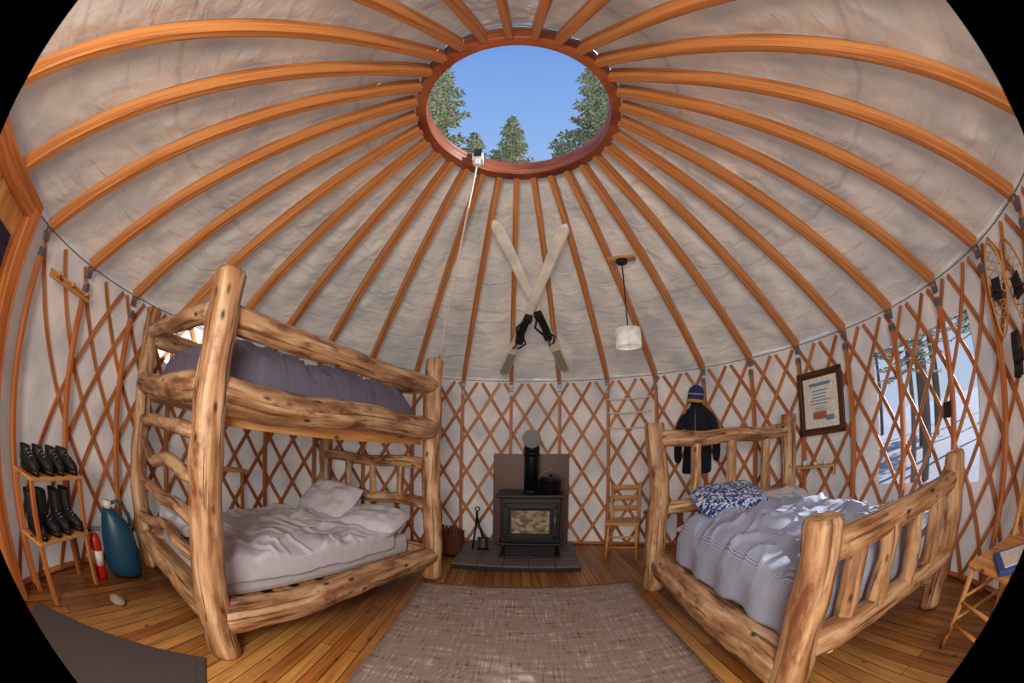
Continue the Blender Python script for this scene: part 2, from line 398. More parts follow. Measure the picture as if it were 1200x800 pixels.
# door
dm=(DOOR[0]+DOOR[1])/2
mb=MB()
for a in(DOOR[1]-1,DOOR[0]+1): mb.box(pol(a,2.98,1.03),(.12,.16,2.06),rz=-rad(a))
mb.box(pol(dm,2.93,2.05),(1.3,.16,.12),rz=-rad(dm));struct('trim_3',mb,'stud',bevel=.005)
mb=MB();rz=-rad(dm);ctr=pol(dm,2.95,1.0)
mb.box(ctr,(1.12,.04,1.98),rz=rz);struct('door_1',mb,'pine')
mb=MB();mb.box(pol(dm,2.92,1.45),(.9,.02,.8),rz=rz);g=struct('window_3',mb,'dglass')
# ---------------------------------------------------------------- floor things
def rug_mesh(w,l,h):
    mb=MB()
    mb.grid(lambda u,v:((u-.5)*w,(v-.5)*l,h+.002*fn3(u*w,v*l,0,6)),30,40);return mb
obj('rug',rug_mesh(1.8,2.55,.012),'rug',loc=(.11,.115,0),rot=(0,0,rad(-1)),solid=.011,label="faded pinkish-grey woven rug on the plank floor",cat="rug")
ax=V((.78,.63,0)).normalized();an=math.atan2(ax.y,ax.x)
A=V((-1.50,-.66,0));Lm=1.2;Wm=.75;ctr=A-ax*Lm/2+V((ax.y,-ax.x,0))*Wm/2
mb=MB();mb.box((0,0,.006),(Lm,Wm,.012));mb.box((0,0,.012),(Lm-.1,Wm-.1,.006));obj('doormat',mb,'mat',loc=ctr,rot=(0,0,an),label="dark grey rubber doormat near the door",cat="doormat",bevel=.003)
mb=MB();mb.lathe([(0,.0),(.045,0),(.06,.015),(.05,.035),(.02,.05),(0,.052)],10,sx=1.2)
for i in range(len(mb.v)): mb.v[i]=mb.v[i]*(1+.25*noise.noise(mb.v[i]*25))
obj('rock',mb,'rock',loc=(-2.30,-.74,.001),label="small pale grey rock on the floor",cat="rock")
# hearth
he=thing('hearth_pad',"raised slate stone hearth pad under the wood stove","hearth",loc=(.07,2.36,0),rot=(0,0,rad(-4)))
mb=MB();mb.box((0,0,.02),(1.28,1.0,.04));obj('base',mb,'black',he,bevel=.004)
random.seed(3)
for i in range(5):
    for j in range(4):
        mb=MB();mb.box((-.512+i*.256,-.375+j*.25,.05),(.252,.246,.018+.004*random.random()));obj('stone_tile',mb,'slate',he,bevel=.005)
mb=MB();mb.box((0,0,.56),(.90,.012,1.12));o=obj('heat_shield',mb,'brown_steel',loc=(.22,2.80,.062),rot=(0,0,rad(-3)),label="brown sheet metal heat shield standing behind the stove",cat="heat shield",bevel=.003)
# stove
st=thing('wood_stove',"black cast iron wood stove with glass door and flue","stove",loc=(.2,2.38,.062),rot=(0,0,rad(-4)))
mb=MB();mb.box((0,0,.42),(.62,.44,.50));obj('body',mb,'iron',st,bevel=.012)
mb=MB();mb.box((0,-.01,.69),(.72,.52,.035));obj('top_plate',mb,'iron',st,bevel=.008)
mb=MB();mb.box((0,-.02,.155),(.68,.5,.03));mb.box((0,-.27,.175),(.64,.08,.02));obj('ash_lip',mb,'iron',st,bevel=.008)
mb=MB();mb.box((0,0,.08),(.54,.40,.14));mb.box((0,0,.01),(.66,.5,.02));obj('pedestal',mb,'iron',st,bevel=.01)
dr=MB()
for z in(.235,.585): dr.box((0,-.235,z),(.56,.04,.06))
for x in(-.25,.25): dr.box((x,-.235,.41),(.06,.04,.38))
dr.box((0,-.225,.4),(.46,.02,.3));door=obj('door',dr,'iron',st,bevel=.008)
mb=MB();mb.box((0,-.242,.41),(.39,.01,.25));obj('glass',mb,'sglass',door,label="mottled tan glass panel",bevel=.003)
mb=MB();mb.tube([(.25,-.25,.38),(.25,-.30,.38),(.25,-.30,.48)],.01,8);obj('handle',mb,'galv',door)
mb=MB();pp=[(0,.05,.70),(0,.05,1.19)]+[(0,.05+.11*(1-math.cos(t)),1.19+.11*math.sin(t)) for t in [pi/2*k/6 for k in range(1,7)]]+[(0,.40,1.30)]
mb.tube(pp,.080,24);mb.tube([(0,.05,.70),(0,.05,.73)],.098,24);mb.tube([(0,.05,1.12),(0,.05,1.15)],.09,24);mb.tube([(0,.05,1.17),(0,.05,1.20)],.09,24)
mb.tube([(0,-.045,1.30),(0,.08,1.30)],.092,24);mb.tube([(0,.05,1.1),(0,.05,1.33)],.085,24)
mb.tube([(0,-.055,1.30),(0,-.03,1.30)],.102,24)
obj('flue_pipe',mb,'blacksteel',st)
pot=thing('cooking_pot',"black enamel pot with lid on the stove top","pot",loc=(.405,2.31,.7705))
mb=MB();mb.lathe([(0,0),(.105,0),(.12,.02),(.125,.14),(.13,.145),(.12,.15)],28);obj('body',mb,'blacksteel',pot)
mb=MB();mb.lathe([(.128,.148),(.1,.17),(.03,.182),(0,.183)],28);mb.lathe([(0,.18),(.015,.182),(.02,.2),(.012,.21),(0,.21)],14);obj('lid',mb,'blacksteel',pot)
mb=MB();mb.tube([(.135*math.cos(t),0,.13+.12*math.sin(t)) for t in [pi*k/12 for k in range(13)]],.004,6);obj('handle',mb,'galv',pot)
# basket and tools
bk=MB();prof=[(0,.01),(.13,.01),(.15,.06),(.165,.16),(.17,.27),(.178,.28),(.165,.28),(.158,.16),(.12,.03),(0,.03)];bk.lathe(prof,32)
for i in range(len(bk.v)):
    q=bk.v[i];a=math.atan2(q.y,q.x);k=1+.012*math.sin(a*22)*math.sin(q.z*160);bk.v[i]=V((q.x*k,q.y*k,q.z))
bas=thing('kindling_basket',"round brown woven basket of kindling beside the hearth","basket",loc=(-.70,2.42,0));obj('body',bk,'basket',bas)
for k in range(6):
    a=k*1.05;mb=MB();mb.log((.06*math.cos(a),.06*math.sin(a),.04),(.1*math.cos(a+.4),.1*math.sin(a+.4),.31+.015*k),.016,n=4,seg=8);obj('kindling_stick',mb,['bark','logend'],bas)
tl=thing('fire_poker',"black iron fire poker with a looped handle leaning by the stove","fire poker",loc=(-.44,2.45,.062))
mb=MB();mb.tube([(0,0,0),(.03,.1,.26),(.04,.15,.44)],.012,8);obj('shaft',mb,'iron',tl)
mb=MB();mb.tube([(.04+.025*math.cos(t),.15,.465+.025*math.sin(t)) for t in [2*pi*k/12 for k in range(12)]],.008,6,closed=True);obj('handle',mb,'iron',tl)
tl=thing('fire_shovel',"black iron ash shovel leaning by the hearth","fire shovel",loc=(-.32,2.5,.062))
mb=MB();mb.tube([(0,0,.12),(-.06,.06,.30),(-.09,.1,.42)],.012,8);obj('shaft',mb,'iron',tl)
mb=MB();mb.grid(lambda u,v:((u-.5)*.13,-.04+.03*v-.02*(abs(u-.5)*2)**2,.0+.15*v),8,6);obj('blade',mb,'iron',tl,solid=.004)
# ---------------------------------------------------------------- chairs
def chair(name,label,loc,rz,mat='pine',w=.38,dp=.38,sh=.43,bh=.86,group=None):
    c=thing(name,label,"chair",loc=loc,rot=(0,0,rz),group=group)
    mb=MB();mb.box((0,0,sh),(w,dp,.03));obj('seat',mb,mat,c,bevel=.01)
    hw=w/2-.03;hd=dp/2-.03
    for x in(-hw,hw):
        mb=MB();mb.tube([(x*1.12,-hd*1.1,0),(x,-hd,sh-.015)],[.016,.02],10);obj('leg',mb,mat,c)
        mb=MB();mb.tube([(x*1.05,hd*1.25,0),(x,hd,sh),(x*1.05,hd*1.35,bh)],[.016,.021,.017],10);obj('leg',mb,mat,c)
    for z in(.15,.27):
        for p,q in(((-hw*1.08,-hd*1.06,z),(hw*1.08,-hd*1.06,z)),((-hw*1.05,-hd*1.05,z+.02),(-hw*1.03,hd*1.15,z+.02)),((hw*1.05,-hd*1.05,z+.02),(hw*1.03,hd*1.15,z+.02))):
            mb=MB();mb.tube([p,q],.011,8);obj('stretcher',mb,mat,c)
    for z in(sh+.12,sh+.24,sh+.36):
        mb=MB();mb.grid(lambda u,v:((u-.5)*2*hw*1.03,hd*1.12+.03*(z-sh)+.03*(1-(2*u-1)**2),z+(v-.5)*.06),10,2)
        obj('back_slat',mb,mat,c,solid=.012)
    return c
chair('dining_chair',"small pine chair with slatted back by the stove",(1.20,2.21,0),rad(-22),w=.36,dp=.34,sh=.42,bh=.84)
ch2=chair('dining_chair',"light pine chair beside the foot of the log bed",(2.10,-1.60,0),rad(-118),w=.46,dp=.46,sh=.47,bh=.92)
mb=MB();mb.box((0,0,.012),(.26,.34,.024),mi=0);mb.box((0,0,.026),(.2,.27,.006),mi=1);obj('board_game_box',mb,['bluebook','paper'],loc=(2.02,-1.66,.487),rot=(0,0,.5),label="flat blue and white box lying on the pine chair",cat="box",bevel=.003)
# ---------------------------------------------------------------- pillows & cloth
def pillow(name,label,mat,loc,rot,w=.62,h=.42,t=.09,seed=0):
    mb=MB()
    def f(sg):
        def g(u,v):
            x=2*u-1;y=2*v-1;k=(max(0,1-x**4)*max(0,1-y**4))**.5
            px=x*w/2*(1-.06*y*y);py=y*h/2*(1-.08*x*x)
            return (px,py,sg*t*k*(1+.25*noise.noise(V((x*2,y*2,seed+sg)))+.16*noise.noise(V((x*5,y*5,seed)))))
        return g
    mb.grid(f(1),24,18);b0=len(mb.f);mb.grid(f(-1),24,18)
    for i in range(b0,len(mb.f)): mb.f[i]=mb.f[i][::-1]
    return obj(name,mb,mat,loc=loc,rot=rot,sub=1,label=label,cat="pillow")
def cloth(W,L,top,drop,fold=.03,seed=0,nu=90,nv=120,ends=0.0,puff=0,edge=.05):
    mb=MB();T=W+drop[0]+drop[1];TL=L+ends
    def f(u,v):
        s=-drop[0]+u*T;y=-ends+v*TL
        wob=.03*noise.noise(V((s*1.2,y*1.5,seed)))
        fo=fold*(noise.noise(V((s*2.2+.8*noise.noise(V((s,y,seed+3))),y*3,seed)))+.6*abs(noise.noise(V((s*4+y*2,y*4-s*2,seed+5)))))
        fo+=fold*.5*max(0,1-abs(noise.noise(V((s*2.5+y,y*1.6-s,seed+11))))*6)
        fo+=fold*.3*max(0,1-abs(noise.noise(V((s*5-y*3,y*4+s,seed+17))))*6)
        e=max(0,min(s,W-s))/.2;ey=max(0,y)/.2
        z=top+fo+puff*min(1,e,ey)**.5;x=s;yy=y
        wv_=.012*min(1,edge/.03)
        if s<0: dd=-s;x=-edge*min(1,dd/.08)-wv_*(1+math.sin(y*17+seed))*min(1,dd/.15);z=top-dd+fo*.3
        elif s>W: dd=s-W;x=W+edge*min(1,dd/.08)+wv_*(1+math.sin(y*15+seed))*min(1,dd/.15);z=top-dd+fo*.3
        if y<0: z=min(z,top+fo*.3)-(-y);yy=-edge*min(1,-y/.08)
        return (x,yy+wob*.6,z)
    mb.grid(f,nu,nv,uvs=(T,TL));return mb
# ---------------------------------------------------------------- log bunk bed
BK=(-1.46,-.51,0);BR_=rad(-19.5);BW=1.38;BL=2.2
bk=thing('bunk_bed',"tall rustic bunk bed built from peeled logs","bunk bed",loc=BK,rot=(0,0,BR_))
LG=['log','logend']
def part(par,name,*a,**k):
    mb=MB();mb.log(*a,**k);return obj(name,mb,LG,par)
random.seed(11)
part(bk,'post',(0,0,0),(.03,0.03,2.02),.1,.088,seg=18,n=16,bend=.03)
part(bk,'post',(-BW,0,0),(-BW,0,2.02),.085,.07,seg=16,n=14,bend=.03)
part(bk,'post',(0,BL,0),(0,BL,2.05),.088,.078,seg=16,n=14,bend=.03)
part(bk,'post',(-BW,BL,0),(-BW,BL,2.0),.08,.07,seg=16,n=14,bend=.02)
for x in(0,-BW):
    part(bk,'rail',(x,.02,1.80),(x,BL-.02,1.80),.08,.07,seg=16,n=14,bend=.03)
    part(bk,'rail',(x,.02,1.42),(x,BL-.02,1.42),.102,.092,seg=16,n=14,bend=.03)
    part(bk,'rail',(x,.02,.24),(x,BL-.02,.24),.10,.09,seg=16,n=14,bend=.03)
for y in(0,BL):
    part(bk,'rail',(-.02,y,1.80),(-BW+.02,y,1.84),.06,.055,seg=14,bend=.02)
    part(bk,'rail',(-.02,y,1.44),(-BW+.02,y,1.44),.08,.075,seg=14,bend=.02)
    part(bk,'rail',(-.02,y,.25),(-BW+.02,y,.25),.08,.075,seg=14,bend=.02)
for z in(.50,.74,.98,1.20): part(bk,'rung',(-.02,0,z+.02),(-BW+.02,0,z-.02),.046,.04,seg=12,bend=.08)
for z in(.72,1.08): part(bk,'headboard_rail',(-.02,BL,z),(-BW+.02,BL,z),.058,.052,seg=12,bend=.04)
for x in(-.34,-.68,-1.02): part(bk,'spindle',(x,BL,.72),(x,BL,1.08),.038,.034,seg=10,n=5)
for z in(1.36,.24):
    for k in range(9): mb=MB();mb.box((-BW/2,.15+k*.24,z),(BW-.1,.12,.03));obj('bed_slat',mb,'pine',bk)
mb=MB();mb.box((-.085,BL/2,1.31),(.03,BL-.14,.09));obj('side_board',mb,'pine',bk,bevel=.003)
def inb(x,y,z):
    return Matrix.Translation(V(BK))@Matrix.Rotation(BR_,4,'Z')@V((x,y,z))
mb=MB();mb.box((0,0,.09),(BW-.32,BL-.26,.18));obj('mattress',mb,'mattress',loc=inb(-BW/2,BL/2,.258),rot=(0,0,BR_),bevel=.04,label="thin pale mattress on the lower bunk",cat="mattress")
mb=MB();mb.box((0,0,.06),(BW-.22,BL-.26,.12));obj('mattress',mb,'mattress',loc=inb(-BW/2,BL/2,1.378),rot=(0,0,BR_),bevel=.04,label="thin mattress on the upper bunk",cat="mattress")
obj('bed_sheet',cloth(BW-.28,BL-.5,.485,(.10,.14),fold=.065,seed=4,puff=.05,edge=.0),'sheet',loc=inb(-BW+.14,.13,0),rot=(0,0,BR_),solid=.010,label="rumpled pale lilac duvet on the lower bunk",cat="duvet")
pillow('pillow',"pale lilac pillow propped up on the lower bunk",'sheet',inb(-.88,1.78,.67),(rad(38),0,BR_),.64,.46,.1,1)
pillow('pillow',"white pillow lying flat on the lower bunk",'sheet',inb(-.34,1.80,.58),(rad(14),0,BR_+.2),.56,.42,.09,5)
def sbag(W,L,h,seed):
    mb=MB()
    def f(u,v):
        x=(u-.5)*W;y=(v-.5)*L
        e=max(0,1-(2*u-1)**8)*max(0,1-(2*v-1)**12)
        z=h*e**.5*(1+.22*noise.noise(V((x*3,y*3,seed)))+.14*abs(math.sin(y*12+2*noise.noise(V((x*2,y,seed))))))
        z+=.04*noise.noise(V((x*9,y*9,seed)))*e+.03*e*abs(noise.noise(V((x*14,y*20,seed))))
        return(x,y,z)
    mb.grid(f,80,150,uvs=(W,L));return mb
obj('sleeping_bag',sbag(BW-.22,BL-.25,.24,2),'bag',loc=inb(-BW/2,BL/2,1.502),rot=(0,0,BR_),label="dark purple-grey quilted sleeping bag spread over the upper bunk",cat="sleeping bag")
# ---------------------------------------------------------------- log bed
BD=(1.09,-.84,0);DR=rad(-3.5);DW=1.34;DL=1.98
bd=thing('log_bed',"rustic double bed with thick peeled log frame","bed",loc=BD,rot=(0,0,DR))
def ind(x,y,z): return Matrix.Translation(V(BD))@Matrix.Rotation(DR,4,'Z')@V((x,y,z))
part(bd,'post',(0,0,0),(0,0,.95),.1,.09,seg=18,n=12,bend=.03)
part(bd,'post',(DW,0,0),(DW,0,.97),.088,.078,seg=16,n=12,bend=.03)
part(bd,'post',(-.03,DL,0),(-.06,DL,1.45),.092,.082,seg=16,n=12,bend=.03)
part(bd,'post',(DW,DL,0),(DW,DL,1.43),.085,.078,seg=16,n=12,bend=.03)
part(bd,'footboard_rail',(.0,0,.82),(DW,0,.81),.074,.066,seg=16,bend=.03)
part(bd,'footboard_rail',(.0,0,.36),(DW,0,.36),.08,.074,seg=16,bend=.03)
for x in(.26,.52,.80,1.07):
    mb=MB();mb.log((x,0,.36),(x,0,.82),.06,.052,seg=12,n=6,knob=.12);obj('spindle',mb,['log','logend'],bd)
part(bd,'headboard_rail',(-.03,DL,1.30),(DW,DL,1.30),.068,.06,seg=16,bend=.05)
part(bd,'headboard_rail',(.0,DL,.72),(DW,DL,.72),.06,.058,seg=16,bend=.03)
for x in(.3,.67,1.04): part(bd,'spindle',(x,DL,.72),(x,DL,1.3),.05,.044,seg=12,n=6)
for x in(0,DW): part(bd,'side_rail',(x,.02,.24),(x,DL-.02,.24),.11,.1,seg=16,n=14,bend=.03)
for k in range(8): mb=MB();mb.box((DW/2,.2+k*.22,.27),(DW-.12,.1,.02));obj('bed_slat',mb,'pine',bd)
mb=MB();mb.box((0,0,.13),(DW-.24,DL-.30,.26));obj('mattress',mb,'mattress',loc=ind(DW/2,DL/2+.02,.285),rot=(0,0,DR),bevel=.05,label="thick pale mattress in the log bed",cat="mattress")
obj('quilt',cloth(DW-.12,DL-.46,.60,(.25,.24),fold=.075,seed=9,puff=.10,ends=.24,edge=.03),'quilt',loc=ind(.06,.14,0),rot=(0,0,DR),solid=.015,label="rumpled blue and white striped quilt spread over the log bed",cat="quilt")
mb=cloth(DW-.2,.44,.57,(.02,.02),fold=.03,seed=12,puff=.02,nu=50,nv=20);obj('bed_sheet',mb,'sheet',loc=ind(.1,DL-.55,0),rot=(0,0,DR),solid=.01,label="pale folded sheet at the head of the log bed",cat="sheet")
pillow('pillow',"navy and white floral pillow against the log headboard",'floral',ind(.48,DL-.32,.79),(rad(24),0,DR+.15),.66,.4,.09,7)
pillow('pillow',"white pillow lying at the head of the log bed",'sheet',ind(1.06,DL-.32,.69),(rad(15),0,DR-.1),.5,.38,.07,3)
# ---------------------------------------------------------------- skis
def ski(name,pt,pb,label):
    pt=V(pt);pb=V(pb);d=(pt-pb);L=d.length;t=d.normalized()
    nrm=V((0,-.52,-.855));nrm=(nrm-t*nrm.dot(t)).normalized();w=t.cross(nrm)
    mat=Matrix((w,t,nrm)).transposed().to_4x4();mat.translation=pb
    s=thing(name,label,"ski",group="crossed skis");s.matrix_world=mat
    mb=MB();n=36
    def wd(k):
        base=.046+.018*(2*k-1)**2
        if k>.93: base*=math.sqrt(max(0.02,1-((k-.93)/.07)**2))
        if k<.03: base*=math.sqrt(max(.1,1-((.03-k)/.03)**2))
        return base
    mb.grid(lambda u,k:((u-.5)*2*wd(k),k*L,(0 if k<.86 else .55*(k-.86)**2*L)+.01*math.sin(pi*k)),4,n);obj('board',mb,'skiwhite',s,solid=.01)
    bn=MB();y0=L*.40
    bn.box((0,y0,.03),(.08,.3,.02));bn.box((0,y0+.14,.06),(.08,.07,.07));bn.box((0,y0-.14,.065),(.08,.09,.09));obj('binding',bn,'black',s,bevel=.008)
    sp=MB();sp.tube([(.02,y0-.1,.06),(.07,y0-.16,.1),(.03,y0-.26,.08),(-.03,y0-.3,.06),(.0,y0-.2,.07)],.01,8);sp.tube([(-.03,y0+.1,.06),(-.08,y0+.02,.09),(-.04,y0-.1,.08)],.012,8);obj('strap',sp,'black',s)
    gp=MB();gp.grid(lambda u,v:((u-.5)*2*(.045),.05+v*L*.16,.0135),2,8);obj('tail_decal',gp,'skigrey',s)
    return s
ski('ski',(-.20,.96,3.15),(.61,2.62,2.16),"old white ski hung diagonally on the roof rafters")
ski('ski',(.42,.93,3.11),(-.13,2.62,2.11),"white ski crossed over the other on the rafters")
# ---------------------------------------------------------------- pendant lamp
pl=thing('pendant_lamp',"white drum shade pendant lamp hanging on a black cord","lamp",loc=(.95,1.17,2.91))
mb=MB();mb.box((0,0,0),(.26,.09,.03),rz=-.4);obj('mounting_block',mb,'pine',pl,bevel=.004)
mb=MB();mb.lathe([(0,-.05),(.05,-.045),(.055,-.015),(0,-.015)],24);obj('ceiling_rose',mb,'black',pl)
mb=MB();mb.tube([(0,0,-.04),(0,0,-.66)],.006,6);obj('cord',mb,'black',pl)
mb=MB();mb.lathe([(.112,-.82),(.108,-.665),(.104,-.667),(.108,-.82)],40);obj('lamp_shade',mb,'shade',pl)
mb=MB();mb.lathe([(0,-.66),(.02,-.66),(.02,-.71),(.015,-.72),(.03,-.75),(.02,-.79),(0,-.8)],16);mb.tube([(-.105,0,-.68),(.105,0,-.68)],.003,6);mb.tube([(0,-.105,-.68),(0,.105,-.68)],.003,6);obj('bulb',mb,'white',pl)
# ---------------------------------------------------------------- skylight opener and cord
op=thing('skylight_opener',"small white crank opener fixed under the skylight ring","skylight opener",loc=(-.32,.51,3.46))
mb=MB();mb.box((0,0,0),(.09,.09,.08));mb.box((0,-.02,-.06),(.05,.05,.06));obj('body',mb,'white',op,bevel=.008)
mb=MB();mb.tube([(0,-.05,.02),(0,-.02,.09),(0,.04,.12)],.012,8);mb.box((0,-.05,.02),(.06,.03,.05));mb.box((0,0,.07),(.06,.06,.05));obj('crank',mb,'black',op)
mb=MB();p0=V((-.32,.49,3.38));p1=V((-.70,1.60,2.07));mb.tube([p0+(p1-p0)*k/16+V((0,0,-.12*math.sin(pi*k/16))) for k in range(17)],.008,6);obj('pull_cord',mb,'cord',label="thin white cord running from skylight to the bunk post",cat="cord")
# ---------------------------------------------------------------- wall things
def onwall(az,r,z): return pol(az,r,z),(0,0,-rad(az))
l,rt=onwall(74,2.93,1.49);pf=thing('framed_picture',"dark wooden frame holding a printed poster on the lattice wall","picture",loc=l,rot=rt)
w,h=.50,.56
mb=MB()
for x in(-w/2,w/2): mb.box((x,0,0),(.045,.03,h+.045))
for z in(-h/2,h/2): mb.box((0,0,z),(w+.045,.03,.045))
obj('frame',mb,'walnut',pf,bevel=.006)
mb=MB();mb.box((0,.004,0),(w,.008,h))
obj('mat_board',mb,'walnut',pf)
mb=MB();mb.box((0,-.002,0),(w-.09,.006,h-.09),mi=0);random.seed(5)
mb.box((0,-.006,.17),(.26,.003,.03),mi=1)
for k in range(5): mb.box((-.04+.04*random.random(),-.006,.11-k*.03),(.26-.1*random.random(),.003,.01),mi=1)
mb.box((-.02,-.006,-.12),(.16,.003,.07),mi=2);mb.box((.1,-.007,-.15),(.1,.003,.05),mi=1)
for k in range(4): mb.box((-.02+.03*random.random(),-.006,-.04-k*.013),(.2-.1*random.random(),.003,.004),mi=1)
obj('print',mb,['paper','blueink','redink'],pf)
l,rt=onwall(72.5,2.90,.90);sh=MB();sh.box((0,0,0),(.5,.16,.02))
wsf=thing('wall_shelf',"narrow wooden wall shelf under the framed picture","shelf",loc=l,rot=rt);obj('board',sh,'pine',wsf,bevel=.003)
for x in(-.2,.2):
    mb=MB();mb.box((x,.06,-.05),(.02,.03,.1));obj('bracket',mb,'pine',wsf)
for k,(x,mt_,lb) in enumerate([(-.13,'white',"small white candle on the wall shelf"),(.0,'paper',"short white candle on the wall shelf"),(.12,'white',"white candle stub on the wall shelf")]):
    mb=MB();hh=[.05,.03,.04][k];mb.lathe([(0,0),(.022,0),(.022,hh),(.015,hh),(0,hh-.004)],18);mb.tube([(0,0,hh-.004),(0,.001,hh+.012)],.0015,5);q=l+Matrix.Rotation(rt[2],3,'Z')@V((x,0,.0105));obj('candle',mb,mt_,loc=q,label=lb,cat="candle")
l,rt=onwall(-70,2.88,.82);w2=thing('wall_shelf',"plain wooden shelf on the wall behind the bunk bed","shelf",loc=l,rot=rt)
mb=MB();mb.box((0,0,0),(.6,.2,.025));obj('board',mb,'pine',w2,bevel=.003)
for x in(-.26,.26):
    mb=MB();mb.box((x,.0,-.42),(.03,.03,.8));obj('leg',mb,'stud',w2)
sb=thing('bedside_stool',"low reddish wooden stool beside the bed head","stool",loc=(1.60,2.0,0),rot=(0,0,-.6))
mb=MB();mb.box((0,0,.54),(.42,.28,.03));obj('seat',mb,'ring',sb,bevel=.005)
for x in(-.17,.17):
    for y in(-.1,.1): mb=MB();mb.box((x,y,.26),(.03,.03,.53));obj('leg',mb,'ring',sb)
mb=MB()
for z in(1.83,1.66,1.48): mb.tube([pol(22.5+10.8*k/8,2.94,z-.01*math.sin(pi*k/8)) for k in range(9)],.010,6)
obj('drying_line',mb,'cord',label="three white drying cords strung between two studs",cat="clothesline")
l,rt=onwall(103.3,2.94,1.2);mb=MB();mb.box((0,0,0),(.07,.03,.11));mb.box((0,-.018,0),(.02,.01,.04));obj('light_switch',mb,'black',loc=l,rot=rt,bevel=.004,label="dark light switch box fixed to a wall stud",cat="switch")
l,rt=onwall(-109.5,2.92,1.86);cr=thing('coat_rail',"short horizontal wooden rail with pegs","coat rail",loc=l,rot=rt);mb=MB();mb.box((0,0,0),(.5,.03,.05));obj('board',mb,'pine',cr,bevel=.004)
for x in(-.18,0,.18): mb=MB();mb.tube([(x,-.01,0),(x,-.06,.02)],.01,8);obj('peg',mb,'pine',cr)
# jacket & hat
l,rt=onwall(44.5,2.86,0)
jk=thing('hanging_jacket',"black fleece jacket hanging on the lattice wall","jacket",loc=l,rot=rt)
def sec(z,w,dd,y=0,x=0): return ((x,y,z),(w,0,0),(0,dd,0))
mb=MB();mb.loft([sec(.90,.165,.05),sec(.92,.18,.06),sec(1.1,.165,.07,.0),sec(1.35,.15,.07),sec(1.50,.16,.06,.01),sec(1.58,.17,.05,.015),sec(1.64,.10,.045,.02),sec(1.68,.06,.045,.02),sec(1.71,.062,.04,.02)],28)
for i in range(len(mb.v)):
    q=mb.v[i];mb.v[i]=q+V((q.x*.12,q.y*.5,0))*noise.noise(V((q.x*9,q.z*3,1)))+V((0,q.y*.35*math.sin(q.x*60)*max(0,1.5-q.z),0))
obj('body',mb,'navy',jk,sub=1)
for sg in(-1,1):
    mb=MB();mb.tube([(sg*.12,.01,1.575),(sg*.19,-.005,1.50),(sg*.225,-.01,1.32),(sg*.235,-.02,1.15),(sg*.23,-.03,1.02)],[.045,.055,.052,.047,.042],12);obj('sleeve',mb,'navy',jk,sub=1)
mb=MB();mb.tube([(.0,-.066,.93),(0,-.076,1.15),(0,-.076,1.38),(0,-.06,1.54),(0,-.03,1.66)],.006,6);obj('zipper',mb,'galv',jk)
mb=MB();mb.tube([(.06*math.cos(t),.015+.045*math.sin(t),1.70) for t in [2*pi*k/16 for k in range(16)]],.018,8,closed=True);obj('collar',mb,'black',jk)
hat=thing('knit_hat',"blue and yellow striped knit beanie hanging above jacket","hat",loc=l+V((-.03,-.03,1.69)),rot=(0,.18,rt[2]))
mb=MB();mb.lathe([(.085,.0),(.098,.01),(.1,.03),(.092,.035)],24,sy=.75);mb.lathe([(.095,.085),(.098,.09),(.092,.11)],24,sy=.75);obj('cuff',mb,'yellow',hat)
mb=MB();mb.lathe([(.09,.02),(.096,.06),(.095,.11),(.08,.155),(.045,.185),(0,.195)],24,sy=.75);obj('crown',mb,'blueknit',hat)
# snowshoes
def snowshoe(az,z,label,tilt):
    l,rt=onwall(az,2.93,z);s=thing('snowshoe',label,"snowshoe",loc=l,rot=(0,tilt,rt[2]),group="snowshoes on the wall")
    pts=[]
    for k in range(28):
        t=2*pi*k/28;r_=.1*(1-.35*(math.sin(t)<-.2)*abs(math.sin(t)));pts.append((r_*math.cos(t),0,.26*math.sin(t)))
    mb=MB();mb.tube(pts,.009,8,closed=True);obj('frame',mb,'pine',s)
    mb=MB()
    for k in range(-4,5):
        z0=k*.05;hw=.095*math.sqrt(max(.05,1-(z0/.26)**2));mb.tube([(-hw,0,z0-.03),(hw,0,z0+.03)],.003,5);mb.tube([(-hw,0,z0+.03),(hw,0,z0-.03)],.003,5)
    obj('webbing',mb,'rawhide',s)
    mb=MB();mb.box((0,-.015,0),(.09,.02,.12));mb.tube([(-.07,-.01,-.03),(0,-.06,0),(.07,-.01,-.03)],.008,8);obj('binding',mb,'black',s,bevel=.005)
snowshoe(118.5,1.76,"old wooden snowshoe with rawhide webbing on the wall",.15)
snowshoe(123,1.70,"old wooden snowshoe hanging next to its pair",-.15)
l,rt=onwall(120.5,2.9,1.40);gl=thing('leather_glove',"black leather glove hanging on the lattice wall","glove",loc=l,rot=rt)
mb=MB();mb.loft([((0,0,.1),(.04,0,0),(0,.02,0)),((0,0,.04),(.05,0,0),(0,.025,0)),((0,0,-.03),(.055,0,0),(0,.022,0)),((0,0,-.06),(.05,0,0),(0,.018,0))],14)
for k in range(4): mb.tube([(-.036+k*.024,0,-.05),(-.04+k*.026,-.01,-.13-.01*(k in(1,2)))],[.014,.011],8)
mb.tube([(.045,0,0),(.075,-.01,-.06)],[.016,.012],8);obj('shell',mb,'black',gl)
